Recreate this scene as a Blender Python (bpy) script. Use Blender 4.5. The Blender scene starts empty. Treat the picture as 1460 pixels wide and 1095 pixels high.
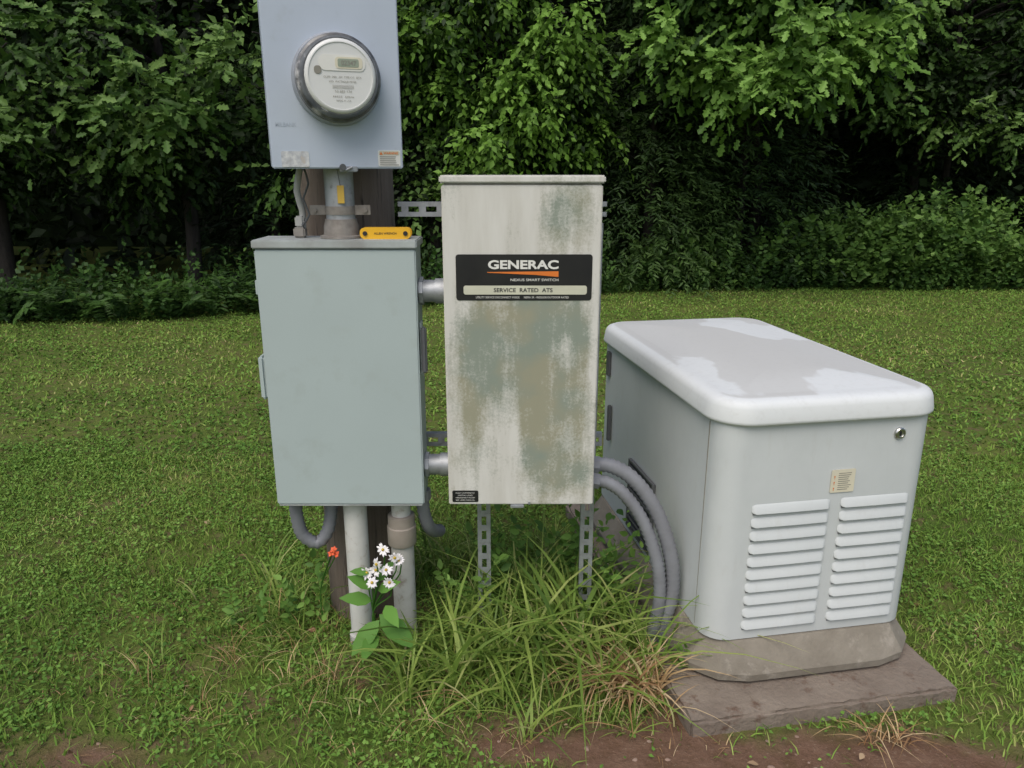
import bpy, bmesh, math, random
import numpy as np
from mathutils import Vector, Matrix
random.seed(7); rng=np.random.default_rng(11)
scn=bpy.context.scene
COL=scn.collection
# ---------------------------------------------------------------- materials
def nt(name):
    m=bpy.data.materials.new(name); m.use_nodes=True
    t=m.node_tree; t.nodes.clear()
    o=t.nodes.new('ShaderNodeOutputMaterial'); b=t.nodes.new('ShaderNodeBsdfPrincipled')
    t.links.new(b.outputs[0],o.inputs[0]); return m,t,b,o
def N(t,typ,**k):
    n=t.nodes.new(typ)
    for a,v in k.items(): setattr(n,a,v)
    return n
def math_(t,op,a,b=None,c=None,clamp=False):
    n=N(t,'ShaderNodeMath',operation=op); n.use_clamp=clamp
    for i,v in enumerate((a,b,c)):
        if v is None: continue
        if isinstance(v,(int,float)): n.inputs[i].default_value=v
        else: t.links.new(v,n.inputs[i])
    return n.outputs[0]
def mix(t,f,a,b):
    n=N(t,'ShaderNodeMix',data_type='RGBA')
    for s,v in ((n.inputs[0],f),(n.inputs[6],a),(n.inputs[7],b)):
        if isinstance(v,(int,float)): s.default_value=v
        elif isinstance(v,tuple): s.default_value=(*v,1) if len(v)==3 else v
        else: t.links.new(v,s)
    return n.outputs[2]
def noise(t,scale,detail=6,rough=.6,vec=None,stretch=None):
    if vec is None:
        vec=N(t,'ShaderNodeTexCoord').outputs['Object']
    if stretch:
        mp=N(t,'ShaderNodeMapping'); mp.inputs['Scale'].default_value=stretch
        t.links.new(vec,mp.inputs[0]); vec=mp.outputs[0]
    n=N(t,'ShaderNodeTexNoise'); n.inputs['Scale'].default_value=scale
    n.inputs['Detail'].default_value=detail; n.inputs['Roughness'].default_value=rough
    t.links.new(vec,n.inputs['Vector']); return n.outputs['Fac']
def ramp(t,f,stops):
    r=N(t,'ShaderNodeValToRGB'); e=r.color_ramp.elements
    while len(e)<len(stops): e.new(.5)
    for i,(p,c) in enumerate(stops):
        e[i].position=p; e[i].color=(c,c,c,1) if isinstance(c,(int,float)) else (*c,1)
    t.links.new(f,r.inputs[0]); return r.outputs[0]
def bump(t,b,h,strength=.2,dist=.01):
    n=N(t,'ShaderNodeBump'); n.inputs['Strength'].default_value=strength; n.inputs['Distance'].default_value=dist
    t.links.new(h,n.inputs['Height']); t.links.new(n.outputs[0],b.inputs['Normal'])
def M(name,c1,c2=None,rough=.5,metal=0,scale=8,lo=.35,hi=.65,stretch=None,bmp=0,bscale=60,spec=.5,c3=None,s3=40):
    m,t,b,o=nt(name)
    if c2 is None: c2=tuple(x*.85 for x in c1)
    f=ramp(t,noise(t,scale,stretch=stretch),[(lo,0.),(hi,1.)])
    c=mix(t,f,c1,c2)
    if c3:
        f3=ramp(t,noise(t,s3,8,.7),[(.56,0.),(.68,1.)]); c=mix(t,f3,c,c3)
    t.links.new(c,b.inputs['Base Color'])
    b.inputs['Roughness'].default_value=rough; b.inputs['Metallic'].default_value=metal
    b.inputs['Specular IOR Level'].default_value=spec
    if bmp: bump(t,b,noise(t,bscale,5),bmp)
    return m
def leafmat(name,stops,trans=.3,rough=.55,spec=.25,g=1.0):
    m,t,b,o=nt(name)
    stops=[(p,tuple(x*g for x in c)) for p,c in stops]
    a=N(t,'ShaderNodeAttribute',attribute_name='rnd').outputs['Fac']
    c=ramp(t,a,stops); t.links.new(c,b.inputs['Base Color'])
    b.inputs['Roughness'].default_value=rough; b.inputs['Specular IOR Level'].default_value=spec
    if trans>0:
        tr=N(t,'ShaderNodeBsdfTranslucent'); t.links.new(c,tr.inputs[0])
        ms=N(t,'ShaderNodeMixShader'); ms.inputs[0].default_value=trans
        t.links.new(b.outputs[0],ms.inputs[1]); t.links.new(tr.outputs[0],ms.inputs[2])
        t.links.new(ms.outputs[0],o.inputs[0])
    return m

# ---------------------------------------------------------------- helpers
class Asm:
    def __init__(s,name,loc=(0,0,0),rot=0,local=False):
        s.e=bpy.data.objects.new(name,None); s.e.empty_display_size=.1
        s.e.location=loc; s.e.rotation_euler=(0,0,rot); COL.objects.link(s.e)
        s.inv=Matrix.Identity(4) if local else Matrix.Translation(Vector(loc)).inverted()
    def add(s,ob):
        ob.parent=s.e; ob.matrix_parent_inverse=s.inv; return ob
def mesh_ob(name,bm,mat,asm=None,smooth=False,angle=40):
    me=bpy.data.meshes.new(name); bmesh.ops.recalc_face_normals(bm,faces=bm.faces); bm.to_mesh(me); bm.free()
    me.materials.append(mat)
    if smooth:
        me.polygons.foreach_set('use_smooth',[True]*len(me.polygons))
        me.set_sharp_from_angle(angle=math.radians(angle))
    ob=bpy.data.objects.new(name,me); COL.objects.link(ob)
    if asm: asm.add(ob)
    return ob
def bbox(bm,x0,x1,y0,y1,z0,z1):
    r=bmesh.ops.create_cube(bm,size=1)
    for v in r['verts']:
        v.co=Vector(((x0+x1)/2+v.co.x*(x1-x0),(y0+y1)/2+v.co.y*(y1-y0),(z0+z1)/2+v.co.z*(z1-z0)))
    return r['verts']
def box(name,x0,x1,y0,y1,z0,z1,mat,asm=None,bev=0,seg=2):
    bm=bmesh.new(); bbox(bm,x0,x1,y0,y1,z0,z1)
    if bev: bmesh.ops.bevel(bm,geom=list(bm.edges),offset=bev,segments=seg,affect='EDGES')
    return mesh_ob(name,bm,mat,asm,smooth=bev>0,angle=50)
def lathe(bm,p0,p1,prof,n=28):
    p0=Vector(p0); ax=(Vector(p1)-p0).normalized()
    q=ax.to_track_quat('Z','Y'); rings=[]
    for t,r in prof:
        rings.append([bm.verts.new(p0+ax*t+q@Vector((r*math.cos(a),r*math.sin(a),0))) for a in [2*math.pi*i/n for i in range(n)]])
    for a,b in zip(rings,rings[1:]):
        for i in range(n): bm.faces.new((a[i],a[(i+1)%n],b[(i+1)%n],b[i]))
    bm.faces.new(rings[0][::-1]); bm.faces.new(rings[-1])
def cyl(name,p0,p1,r,mat,asm=None,n=28,prof=None,r2=None):
    L=(Vector(p1)-Vector(p0)).length
    bm=bmesh.new(); lathe(bm,p0,p1,prof or [(0,r),(L,r2 or r)],n)
    return mesh_ob(name,bm,mat,asm,smooth=True,angle=35)
def catmull(pts,step):
    P=[Vector(p) for p in pts]; P=[P[0]*2-P[1]]+P+[P[-1]*2-P[-2]]; out=[]
    for i in range(1,len(P)-2):
        L=(P[i+1]-P[i]).length; n=max(2,int(L/step))
        for k in range(n):
            t=k/n
            out.append(.5*((2*P[i])+(P[i+1]-P[i-1])*t+(2*P[i-1]-5*P[i]+4*P[i+1]-P[i+2])*t*t+(3*P[i]-P[i-1]-3*P[i+1]+P[i+2])*t**3))
    out.append(P[-2]); return out
def tube(bm,pts,r,n=10,rib=0,step=.02,taper=None):
    C=catmull(pts,step) if len(pts)>2 or rib else [Vector(p) for p in pts]
    rings=[]; up=Vector((0.13,1,.07))
    for i,p in enumerate(C):
        d=(C[min(i+1,len(C)-1)]-C[max(i-1,0)]).normalized()
        a=d.cross(up).normalized(); b=d.cross(a)
        rr=r+(rib if i%2 else 0)
        if taper: rr=r+(taper-r)*i/(len(C)-1)
        rings.append([bm.verts.new(p+(a*math.cos(t)+b*math.sin(t))*rr) for t in [2*math.pi*k/n for k in range(n)]])
    for A,B in zip(rings,rings[1:]):
        for i in range(n): bm.faces.new((A[i],A[(i+1)%n],B[(i+1)%n],B[i]))
    bm.faces.new(rings[0][::-1]); bm.faces.new(rings[-1])
def rrect(w,l,r,n=8,inset=0):
    r=max(r-inset,.004); x0,x1,y0,y1=inset,w-inset,inset,l-inset; P=[]
    for cx,cy,a0 in ((x0+r,y0+r,180),(x1-r,y0+r,270),(x1-r,y1-r,0),(x0+r,y1-r,90)):
        for k in range(n+1):
            a=math.radians(a0+90*k/n); P.append((cx+r*math.cos(a),cy+r*math.sin(a)))
    return P
def loft(bm,w,l,r,secs,n=8):
    rings=[[bm.verts.new((x,y,z)) for x,y in rrect(w,l,r,n,ins)] for ins,z in secs]
    k=len(rings[0])
    for A,B in zip(rings,rings[1:]):
        for i in range(k): bm.faces.new((A[i],A[(i+1)%k],B[(i+1)%k],B[i]))
    bm.faces.new(rings[0][::-1]); bm.faces.new(rings[-1])
def plate(name,x0,x1,z0,z1,y,mat,asm,r=.004,th=.001):
    bm=bmesh.new(); P=rrect(x1-x0,z1-z0,r,5)
    A=[bm.verts.new((x0+a,y,z0+b)) for a,b in P]; B=[bm.verts.new((x0+a,y+th,z0+b)) for a,b in P]
    k=len(A)
    for i in range(k): bm.faces.new((A[i],A[(i+1)%k],B[(i+1)%k],B[i]))
    bm.faces.new(A[::-1]); bm.faces.new(B)
    return mesh_ob(name,bm,mat,asm)
def text(name,s,xc,zc,y,w,h,mat,asm,off=0.0,shear=0):
    c=bpy.data.curves.new(name,'FONT'); c.body=s; c.size=1; c.align_x='CENTER'; c.align_y='CENTER'; c.offset=off; c.extrude=.0; c.shear=shear
    c.resolution_u=4
    c.materials.append(mat)
    ob=bpy.data.objects.new(name,c); COL.objects.link(ob); bpy.context.view_layer.update()
    bb=[Vector(v) for v in ob.bound_box]; W=max(v.x for v in bb)-min(v.x for v in bb); Hh=max(v.y for v in bb)-min(v.y for v in bb)
    cy=(max(v.y for v in bb)+min(v.y for v in bb))/2; cx=(max(v.x for v in bb)+min(v.x for v in bb))/2
    sx=w/W; sy=h/Hh
    ob.scale=(sx,sy,1); ob.rotation_euler=(math.radians(90),0,0); ob.location=(xc-cx*sx,y,zc-cy*sy)
    asm.add(ob); return ob
def inst(name,V,faces,rnd,mat,smooth=False):
    n,k,_=V.shape; me=bpy.data.meshes.new(name)
    tl=np.concatenate([np.array(f) for f in faces]); tot=np.array([len(f) for f in faces])
    me.vertices.add(n*k); me.vertices.foreach_set('co',V.astype(np.float32).ravel())
    L=(tl[None]+k*np.arange(n)[:,None]).ravel()
    me.loops.add(len(L)); me.loops.foreach_set('vertex_index',L.astype(np.int32))
    T=np.tile(tot,n); S=np.concatenate([[0],np.cumsum(T)[:-1]])
    me.polygons.add(len(T)); me.polygons.foreach_set('loop_start',S.astype(np.int32)); me.polygons.foreach_set('loop_total',T.astype(np.int32))
    me.update(calc_edges=True)
    at=me.attributes.new('rnd','FLOAT','POINT'); at.data.foreach_set('value',np.repeat(np.clip(rnd,0,1),k).astype(np.float32))
    me.materials.append(mat)
    if smooth: me.polygons.foreach_set('use_smooth',np.ones(len(T),bool))
    ob=bpy.data.objects.new(name,me); COL.objects.link(ob); return ob
def nrm(a): return a/np.maximum(np.linalg.norm(a,axis=-1,keepdims=True),1e-9)
LEAF=(np.array([[0,0,0],[.4,.3,.07],[1,0,-.05],[.4,-.3,.07]]),[(0,1,2),(0,2,3)])
_o=[(.12,.06),(.2,.22),(.36,.13),(.5,.33),(.64,.17),(.84,.24)]
OAK=(np.array([[0,0,0]]+[[a,b,.06] for a,b in _o]+[[1.02,0,-.06]]+[[a,-b,.06] for a,b in _o[::-1]]),[(0,1,2,3,4,5,6,7),(0,7,8,9,10,11,12,13)])
LANCE=(np.array([[0,0,0],[.3,.13,.03],[.65,.11,.02],[1,0,-.08],[.65,-.11,.02],[.3,-.13,.03]]),[(0,1,2,3),(0,3,4,5)])
BRD=(np.array([[0,0,0],[.2,.16,.03],[.45,.22,.05],[.75,.14,.0],[1,0,-.1],[.75,-.14,.0],[.45,-.22,.05],[.2,-.16,.03],[.45,0,0.0]]),[(0,1,2,8),(8,2,3,4),(0,8,6,7),(8,4,5,6)])
def place(tpl,O,A,Nn,s,stretch=1.0):
    A=nrm(A); B=nrm(np.cross(Nn,A)); Nn=np.cross(A,B); T=tpl[0]
    s=np.asarray(s).reshape(-1,1,1)
    return O[:,None]+s*(T[None,:,0:1]*A[:,None]+T[None,:,1:2]*stretch*B[:,None]+T[None,:,2:3]*Nn[:,None])
def sprigs(O,D,L,k,size,srnd,outward=(0,-.5,.7),jit=.5,down=.25,side=.9):
    M_=len(O); D=nrm(D); t=np.linspace(.08,1,k)[None,:,None]
    Lr=(L*rng.uniform(.6,1.3,(M_,1,1)))
    P=O[:,None]+D[:,None]*t*Lr+np.array([0,0,-1.])*(t**2)*Lr*down
    lat=nrm(np.cross(D,np.array([0,0,1.])+rng.normal(0,.2,(M_,3))))
    sg=np.where(np.arange(k)%2==0,1,-1)[None,:,None]
    sg=np.where((np.arange(k)==k-1)[None,:,None],0,sg)
    A=D[:,None]*.7+lat[:,None]*sg*side+rng.normal(0,jit*.5,(M_,k,3)); A[...,2]-=down
    Nn=np.array(outward)[None,None]+rng.normal(0,jit,(M_,k,3))
    s=size*rng.uniform(.6,1.2,(M_,k))
    r=np.clip(srnd[:,None]+rng.normal(0,.13,(M_,k)),0,1)
    return P.reshape(-1,3),A.reshape(-1,3),Nn.reshape(-1,3),s.ravel(),r.ravel()
def vn(x,y,sc,seed=0):
    x=np.asarray(x)*sc+seed*17.3; y=np.asarray(y)*sc+seed*9.1
    xi=np.floor(x); yi=np.floor(y); fx=x-xi; fy=y-yi; fx=fx*fx*(3-2*fx); fy=fy*fy*(3-2*fy)
    h=lambda a,b: np.modf(np.abs(np.sin(a*127.1+b*311.7)*43758.5453))[0]
    return (h(xi,yi)*(1-fx)+h(xi+1,yi)*fx)*(1-fy)+(h(xi,yi+1)*(1-fx)+h(xi+1,yi+1)*fx)*fy
def fbm(x,y,sc,seed=0): return .5*vn(x,y,sc,seed)+.3*vn(x,y,sc*2.1,seed+1)+.2*vn(x,y,sc*4.3,seed+2)

# ---------------------------------------------------------------- camera / light
H=1.5
cam=bpy.data.cameras.new('camera'); co=bpy.data.objects.new('camera',cam); COL.objects.link(co)
co.location=(0,0,H); co.rotation_euler=(math.radians(74),0,0)
cam.lens=26; cam.sensor_width=36; cam.clip_start=.05; cam.clip_end=500; scn.camera=co
w=bpy.data.worlds.new('World'); scn.world=w; w.use_nodes=True
wt=w.node_tree; bg=wt.nodes['Background']; sk=wt.nodes.new('ShaderNodeTexSky'); sk.sky_type='NISHITA'; sk.sun_disc=False
EL,AZ=math.radians(56),math.radians(200)
sk.sun_elevation=EL; sk.sun_rotation=AZ; sk.dust_density=4; sk.air_density=1.0; sk.ozone_density=1.1
wt.links.new(sk.outputs[0],bg.inputs[0]); bg.inputs[1].default_value=.15
sd=bpy.data.lights.new('sun','SUN'); sd.energy=1.5; sd.angle=math.radians(40); sd.color=(1,.97,.93)
so=bpy.data.objects.new('sun',sd); COL.objects.link(so)
dirv=Vector((math.sin(AZ)*math.cos(EL),math.cos(AZ)*math.cos(EL),math.sin(EL)))
so.rotation_euler=dirv.to_track_quat('Z','Y').to_euler(); so.location=(2,-4,8)
scn.view_settings.view_transform='Standard'; scn.view_settings.look='None'; scn.view_settings.exposure=0

# ---------------------------------------------------------------- ground
GR=math.radians(10); SLC=(.49,1.69); SW,SL=.83,1.42
def slab_local(x,y):
    dx=x-SLC[0]; dy=y-SLC[1]; return dx*math.cos(GR)+dy*math.sin(GR),-dx*math.sin(GR)+dy*math.cos(GR)
def gh(x,y):
    g=.065*np.exp(-((x+.4)/.6)**2-((y-2.2)/.38)**2)
    return g+.018*(fbm(x,y,2.2,3)-.5)+.06*(fbm(x,y,.3,5)-.5)*np.clip((y-3)/3,0,1)
def dirt(x,y):
    g=lambda cx,cy,sx,sy,a: a*np.exp(-((x-cx)/sx)**2-((y-cy)/sy)**2)
    d=g(1.0,1.6,.5,.16,1.05)+g(.35,1.6,.28,.15,.8)+g(-.02,1.7,.22,.12,.5)+g(-1.15,1.62,.26,.1,.9)+g(-.42,1.88,.18,.12,.55)+g(.45,1.85,.1,.22,.4)+g(-.85,1.8,.2,.08,.25)
    g2=g(-1.9,3.2,.5,.25,.22)+g(-.9,2.4,.35,.2,.12)+g(-1.5,2.0,.3,.1,.25)
    d=d+g2+(fbm(x,y,5,8)-.5)*.85
    return np.clip((d-.27)/.4,0,1)
xs=np.concatenate([np.linspace(-80,-8,12)[:-1],np.linspace(-8,-3,20)[:-1],np.arange(-3,3,.04),np.linspace(3,8,20),np.linspace(8,80,12)[1:]])
ys=np.concatenate([np.linspace(-30,.5,10)[:-1],np.arange(.5,4,.04),np.linspace(4,14,50),np.linspace(14,120,12)[1:]])
X,Y=np.meshgrid(xs,ys); Z=gh(X,Y)
nx,ny=len(xs),len(ys)
me=bpy.data.meshes.new('ground'); idx=np.arange(nx*ny).reshape(ny,nx)
F=np.stack([idx[:-1,:-1],idx[:-1,1:],idx[1:,1:],idx[1:,:-1]],-1).reshape(-1,4)
me.from_pydata(np.stack([X,Y,Z],-1).reshape(-1,3).tolist(),[],F.tolist())
at=me.attributes.new('dirt','FLOAT','POINT'); at.data.foreach_set('value',dirt(X,Y).ravel().astype(np.float32))
me.polygons.foreach_set('use_smooth',[True]*len(F))
m,t,b,o=nt('ground_soil_and_turf')
df=N(t,'ShaderNodeAttribute',attribute_name='dirt').outputs['Fac']
n1=noise(t,14,8,.7); n2=noise(t,90,6,.7); n3=noise(t,1.2,4)
soil=mix(t,ramp(t,n1,[(.35,0.),(.65,1.)]),(.12,.065,.042),(.19,.118,.08))
soil=mix(t,ramp(t,n2,[(.58,0.),(.7,1.)]),soil,(.28,.2,.145))
turf=mix(t,ramp(t,n3,[(.35,0.),(.65,1.)]),(.075,.12,.022),(.115,.145,.032))
turf=mix(t,ramp(t,n1,[(.5,0.),(.64,1.)]),turf,(.13,.105,.05))
c=mix(t,math_(t,'ADD',df,math_(t,'MULTIPLY',math_(t,'SUBTRACT',n1,.5),.5),clamp=True),turf,soil)
t.links.new(c,b.inputs['Base Color']); b.inputs['Roughness'].default_value=.95; b.inputs['Specular IOR Level'].default_value=.15
bump(t,b,math_(t,'ADD',n1,math_(t,'MULTIPLY',n2,.4)),.9,.015)
me.materials.append(m); go=bpy.data.objects.new('ground',me); COL.objects.link(go)

# ---------------------------------------------------------------- grass
def scatter(n,x0,x1,y0,y1,keep=1.0,wedge=True):
    x=rng.uniform(x0,x1,n); y=rng.uniform(y0,y1,n)
    if wedge:
        k=np.abs(x)<(.8*y+.35); x,y=x[k],y[k]
    u,v=slab_local(x,y); k=~((u>-.01)&(u<SW+.01)&(v>-.01)&(v<SL+.01)); x,y=x[k],y[k]
    k=rng.random(len(x))>dirt(x,y)*.95*keep; x,y=x[k],y[k]
    k=rng.random(len(x))<.05+1.8*fbm(x,y,3.2,61); return x[k],y[k]
def blades(name,x,y,hmin,hmax,wd,mat,lean=.8,rbias=None,curl=.6):
    n=len(x); z=gh(x,y)-.003; az=rng.uniform(0,2*np.pi,n); h=rng.uniform(hmin,hmax,n)
    d=np.stack([np.cos(az),np.sin(az),np.zeros(n)],-1); az2=rng.uniform(0,2*np.pi,n); l=np.stack([np.cos(az2),np.sin(az2),np.zeros(n)],-1)
    ln=rng.uniform(.1,1,n)*lean; w_=wd*rng.uniform(.6,1.3,n)
    O=np.stack([x,y,z],-1); up=np.array([0,0,1.])
    q=lambda tt:(O+d*(h*ln*tt**1.6)[:,None]+up*(h*(tt-ln*curl*.5*tt*tt))[:,None])
    m1=q(.5); tp=q(1.)
    V=np.stack([O-l*w_[:,None]*.4,O+l*w_[:,None]*.4,m1-l*w_[:,None]*.5,m1+l*w_[:,None]*.5,tp],1)
    r=rng.normal(.5,.2,n) if rbias is None else rbias+rng.normal(0,.17,n)
    return V,[(0,1,3,2),(2,3,4)],r
GRASS=leafmat('lawn_grass_blades',[(0,(.065,.125,.02)),(.4,(.13,.235,.036)),(.75,(.21,.31,.06)),(.93,(.34,.37,.12)),(1,(.45,.37,.19))],0,.7,.12)
parts=[]
x,y=scatter(120000,-3.2,3.4,1.35,3.8); rb=.12+.75*fbm(x,y,1.3,21)
parts.append(blades('a',x,y,.015,.05,.0042,GRASS,1.5,rb))
x,y=scatter(120000,-8.5,8.5,3.6,10.6); rb=.14+.78*fbm(x,y,.8,21)
parts.append(blades('b',x,y,.015,.045,.010,GRASS,1.5,rb))
V=np.concatenate([p[0] for p in parts]); R=np.concatenate([p[2] for p in parts])
inst('lawn_grass',V,parts[0][1],R,GRASS)
CL=leafmat('lawn_weed_leaves',[(0,(.055,.125,.023)),(.5,(.12,.23,.04)),(1,(.21,.33,.075))],0,.7,.12)
W_=[]
for n0,x0,x1,y0,y1,s0,s1 in ((95000,-3.2,3.4,1.35,4.0,.007,.019),(70000,-8.5,8.5,3.8,10.3,.014,.032)):
    x,y=scatter(n0,x0,x1,y0,y1); k=fbm(x,y,2.6,31)>.4; x,y=x[k],y[k]; n=len(x)
    O=np.stack([x,y,gh(x,y)+rng.uniform(.006,.03,n)],-1); az=rng.uniform(0,6.28,n)
    A=np.stack([np.cos(az),np.sin(az),rng.normal(0,.35,n)],-1); Nn=np.array([0,0,1.])+rng.normal(0,.5,(n,3))
    W_.append((place(LEAF,O,A,Nn,rng.uniform(s0,s1,n),1.2),.15+.7*fbm(x,y,1.4,41)+rng.normal(0,.17,n)))
inst('lawn_weeds',np.concatenate([a[0] for a in W_]),LEAF[1],np.concatenate([a[1] for a in W_]),CL)
def tall(x,y,h,wd,lean,n_seg=6):
    n=len(x); O=np.stack([x,y,gh(x,y)-.005],-1); az=rng.uniform(0,2*np.pi,n)
    d=np.stack([np.cos(az),np.sin(az),np.zeros(n)],-1); tw=az+np.pi/2+rng.normal(0,.6,n); l=np.stack([np.cos(tw),np.sin(tw),np.zeros(n)],-1)
    rows=[]
    for i in range(n_seg):
        tt=i/(n_seg-.5); p=O+d*(h*lean*tt**1.8)[:,None]+np.array([0,0,1.])*(h*(tt-lean*.55*tt**2.4))[:,None]
        ww=(wd*.5*(1-tt**1.8)*(.6+tt*.6))[:,None]; rows+= [p-l*ww,p+l*ww]
    tp=O+d*(h*lean)[:,None]+np.array([0,0,1.])*(h*(1-lean*.55))[:,None]; rows.append(tp)
    f=[(2*i,2*i+1,2*i+3,2*i+2) for i in range(n_seg-1)]+[(2*n_seg-2,2*n_seg-1,2*n_seg)]
    return np.stack(rows,1),f
def tufts(cx,cy,sx,sy,nt_,per,hr,wd,leanr,hfun=None):
    tx=rng.normal(cx,sx,nt_); ty=rng.normal(cy,sy,nt_); th=rng.uniform(.55,1.1,nt_)
    x=np.repeat(tx,per)+rng.normal(0,.018,nt_*per); y=np.repeat(ty,per)+rng.normal(0,.018,nt_*per)
    h=rng.uniform(*hr,nt_*per)*np.repeat(th,per)
    u,v=slab_local(x,y); k=~((u>-.015)&(v>-.015)); x,y,h=x[k],y[k],h[k]
    V,f=tall(x,y,h,wd*rng.uniform(.5,1.5,len(x)),rng.uniform(*leanr,len(x))); return V,f
TG=leafmat('tall_grass_blades',[(0,(.08,.15,.027)),(.4,(.19,.3,.055)),(.75,(.33,.43,.1)),(1,(.5,.48,.22))],.4,.5,.3)
L_=[tufts(.12,2.08,.19,.13,48,13,(.16,.42),.012,(.3,1.25)),tufts(-.12,1.92,.17,.09,30,12,(.12,.32),.011,(.4,1.3)),
    tufts(.33,2.15,.12,.12,20,12,(.2,.45),.012,(.3,1.2)),tufts(-.75,2.15,.18,.12,26,10,(.08,.2),.006,(.4,1.2)),tufts(-.65,1.95,.2,.1,20,9,(.05,.15),.005,(.4,1.2)),
    tufts(.15,1.78,.2,.05,14,10,(.06,.16),.007,(.5,1.3)),tufts(-.1,2.5,.35,.18,50,12,(.15,.42),.009,(.3,1.)),tufts(.05,1.98,.16,.08,11,8,(.38,.52),.017,(.5,1.2)),
    tufts(-.4,1.8,.35,.05,18,8,(.04,.11),.006,(.5,1.2))]
V=np.concatenate([a[0] for a in L_]); inst('tall_grass',V,L_[0][1],np.clip(rng.normal(.5,.24,len(V)),0,1),TG,True)
DG=leafmat('dry_grass_blades',[(0,(.28,.15,.07)),(.5,(.5,.34,.17)),(1,(.64,.5,.3))],.2,.7)
L_=[tufts(.31,1.88,.05,.035,12,20,(.12,.3),.010,(.4,1.3)),tufts(.12,1.82,.25,.07,14,6,(.1,.22),.005,(.7,1.5)),tufts(-.55,1.85,.2,.06,12,6,(.08,.18),.003,(.5,1.4)),tufts(-.75,2.0,.2,.1,12,6,(.08,.2),.003,(.3,1.2)),tufts(-1.0,1.85,.5,.2,50,5,(.02,.06),.003,(.8,1.7)),tufts(.1,1.72,.4,.06,30,5,(.02,.07),.003,(.8,1.7)),tufts(-1.2,2.9,.9,.5,70,5,(.02,.05),.003,(.8,1.7))]
x=rng.normal(1.02,.05,46); y=rng.normal(1.68,.02,46); L_.append(tall(x,y,rng.uniform(.05,.13,46),np.full(46,.005),rng.uniform(.8,1.5,46)))
V=np.concatenate([a[0] for a in L_]); inst('dry_grass_clump',V,L_[0][1],rng.random(len(V)),DG,True)
n=260; x=rng.uniform(-2.2,1.6,n); y=rng.uniform(1.5,3.4,n); k=(rng.random(n)<.25+dirt(x,y)); u,v=slab_local(x,y); k&=~((u>-.02)&(v>-.02)&(u<SW+.02)&(v<SL)); x,y=x[k],y[k]; n=len(x)
O=np.stack([x,y,gh(x,y)+rng.uniform(.004,.02,n)],-1); az=rng.uniform(0,6.28,n); A=np.stack([np.cos(az),np.sin(az),rng.normal(0,.2,n)],-1)
inst('fallen_leaves',place(BRD,O,A,np.array([0,0,1.])+rng.normal(0,.3,(n,3)),rng.uniform(.012,.035,n),1.3),BRD[1],rng.random(n),leafmat('dead_leaf',[(0,(.12,.06,.03)),(.6,(.25,.15,.08)),(1,(.42,.32,.2))],0,.8))

PB=M('pebble_stone',(.33,.24,.185),(.2,.125,.09),.9,scale=20)
bm=bmesh.new()
for i in range(320):
    px=random.uniform(-1.5,1.6); py=random.uniform(1.4,2.2)
    if random.random()>float(dirt(np.array(px),np.array(py)))+.03: continue
    u,v=slab_local(px,py)
    if u>-.03 and v>-.03 and u<SW+.03: continue
    s=random.choice([.002,.003,.003,.004,.004,.005,.006,.009]); r=bmesh.ops.create_icosphere(bm,subdivisions=2,radius=s)
    zz=float(gh(np.array(px),np.array(py))); qa=random.uniform(.8,1.5); ph=random.uniform(0,6)
    for v_ in r['verts']:
        k_=1+.22*math.sin(v_.co.x/s*2.3+ph)*math.cos(v_.co.y/s*2.7+ph*2)
        v_.co=Vector((v_.co.x*qa*k_+px,v_.co.y*k_+py,v_.co.z*.55*k_+zz+s*.15))
mesh_ob('pebbles',bm,PB,smooth=True)

# ---------------------------------------------------------------- concrete slab
SLB=M('rough_concrete',(.175,.14,.11),(.235,.195,.155),.95,scale=7,bmp=.7,bscale=50,c3=(.12,.075,.052),s3=16)
a=Asm('concrete_slab',(SLC[0],SLC[1],0),GR,True)
bm=bmesh.new(); vs=bbox(bm,0,SW,0,SL,-.06,.05); bmesh.ops.bevel(bm,geom=list(bm.edges),offset=.008,segments=2,affect='EDGES')
bmesh.ops.subdivide_edges(bm,edges=[e for e in bm.edges if e.calc_length()>.3],cuts=40,use_grid_fill=True)
for v in bm.verts:
    v.co+=Vector((.006*(random.random()-.5),.007*(random.random()-.5),.002*(random.random()-.5)))
mesh_ob('slab_body',bm,SLB,a,True)

# ---------------------------------------------------------------- generator
m,t,b,o=nt('generator_body_paint')
nb=noise(t,5,5); cc=mix(t,ramp(t,nb,[(.35,0.),(.7,1.)]),(.565,.595,.59),(.52,.55,.545))
cc=mix(t,math_(t,'MULTIPLY',ramp(t,noise(t,30,8,.7,stretch=(1,1,.25)),[(.55,0.),(.75,1.)]),.28),cc,(.43,.43,.39))
t.links.new(cc,b.inputs['Base Color']); b.inputs['Roughness'].default_value=.55; bump(t,b,noise(t,260,3),.06,.002); GB=m
m,t,b,o=nt('generator_lid_plastic')
n4=noise(t,1.9,4,.45,stretch=(1.6,1,1)); st=ramp(t,n4,[(.38,0.),(.40,1.)]); geo=N(t,'ShaderNodeNewGeometry'); sx=N(t,'ShaderNodeSeparateXYZ'); t.links.new(geo.outputs['Normal'],sx.inputs[0])
upf=ramp(t,sx.outputs['Z'],[(.985,0.),(.998,1.)])
cl=mix(t,math_(t,'MULTIPLY',st,upf),(.64,.665,.66),(.52,.525,.505))
cl=mix(t,math_(t,'MULTIPLY',ramp(t,noise(t,45,8,.7),[(.5,0.),(.72,1.)]),.22),cl,(.42,.42,.39))
t.links.new(cl,b.inputs['Base Color']); b.inputs['Roughness'].default_value=.58; b.inputs['Specular IOR Level'].default_value=.35; bump(t,b,noise(t,300,3),.05,.002); GL=m
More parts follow.
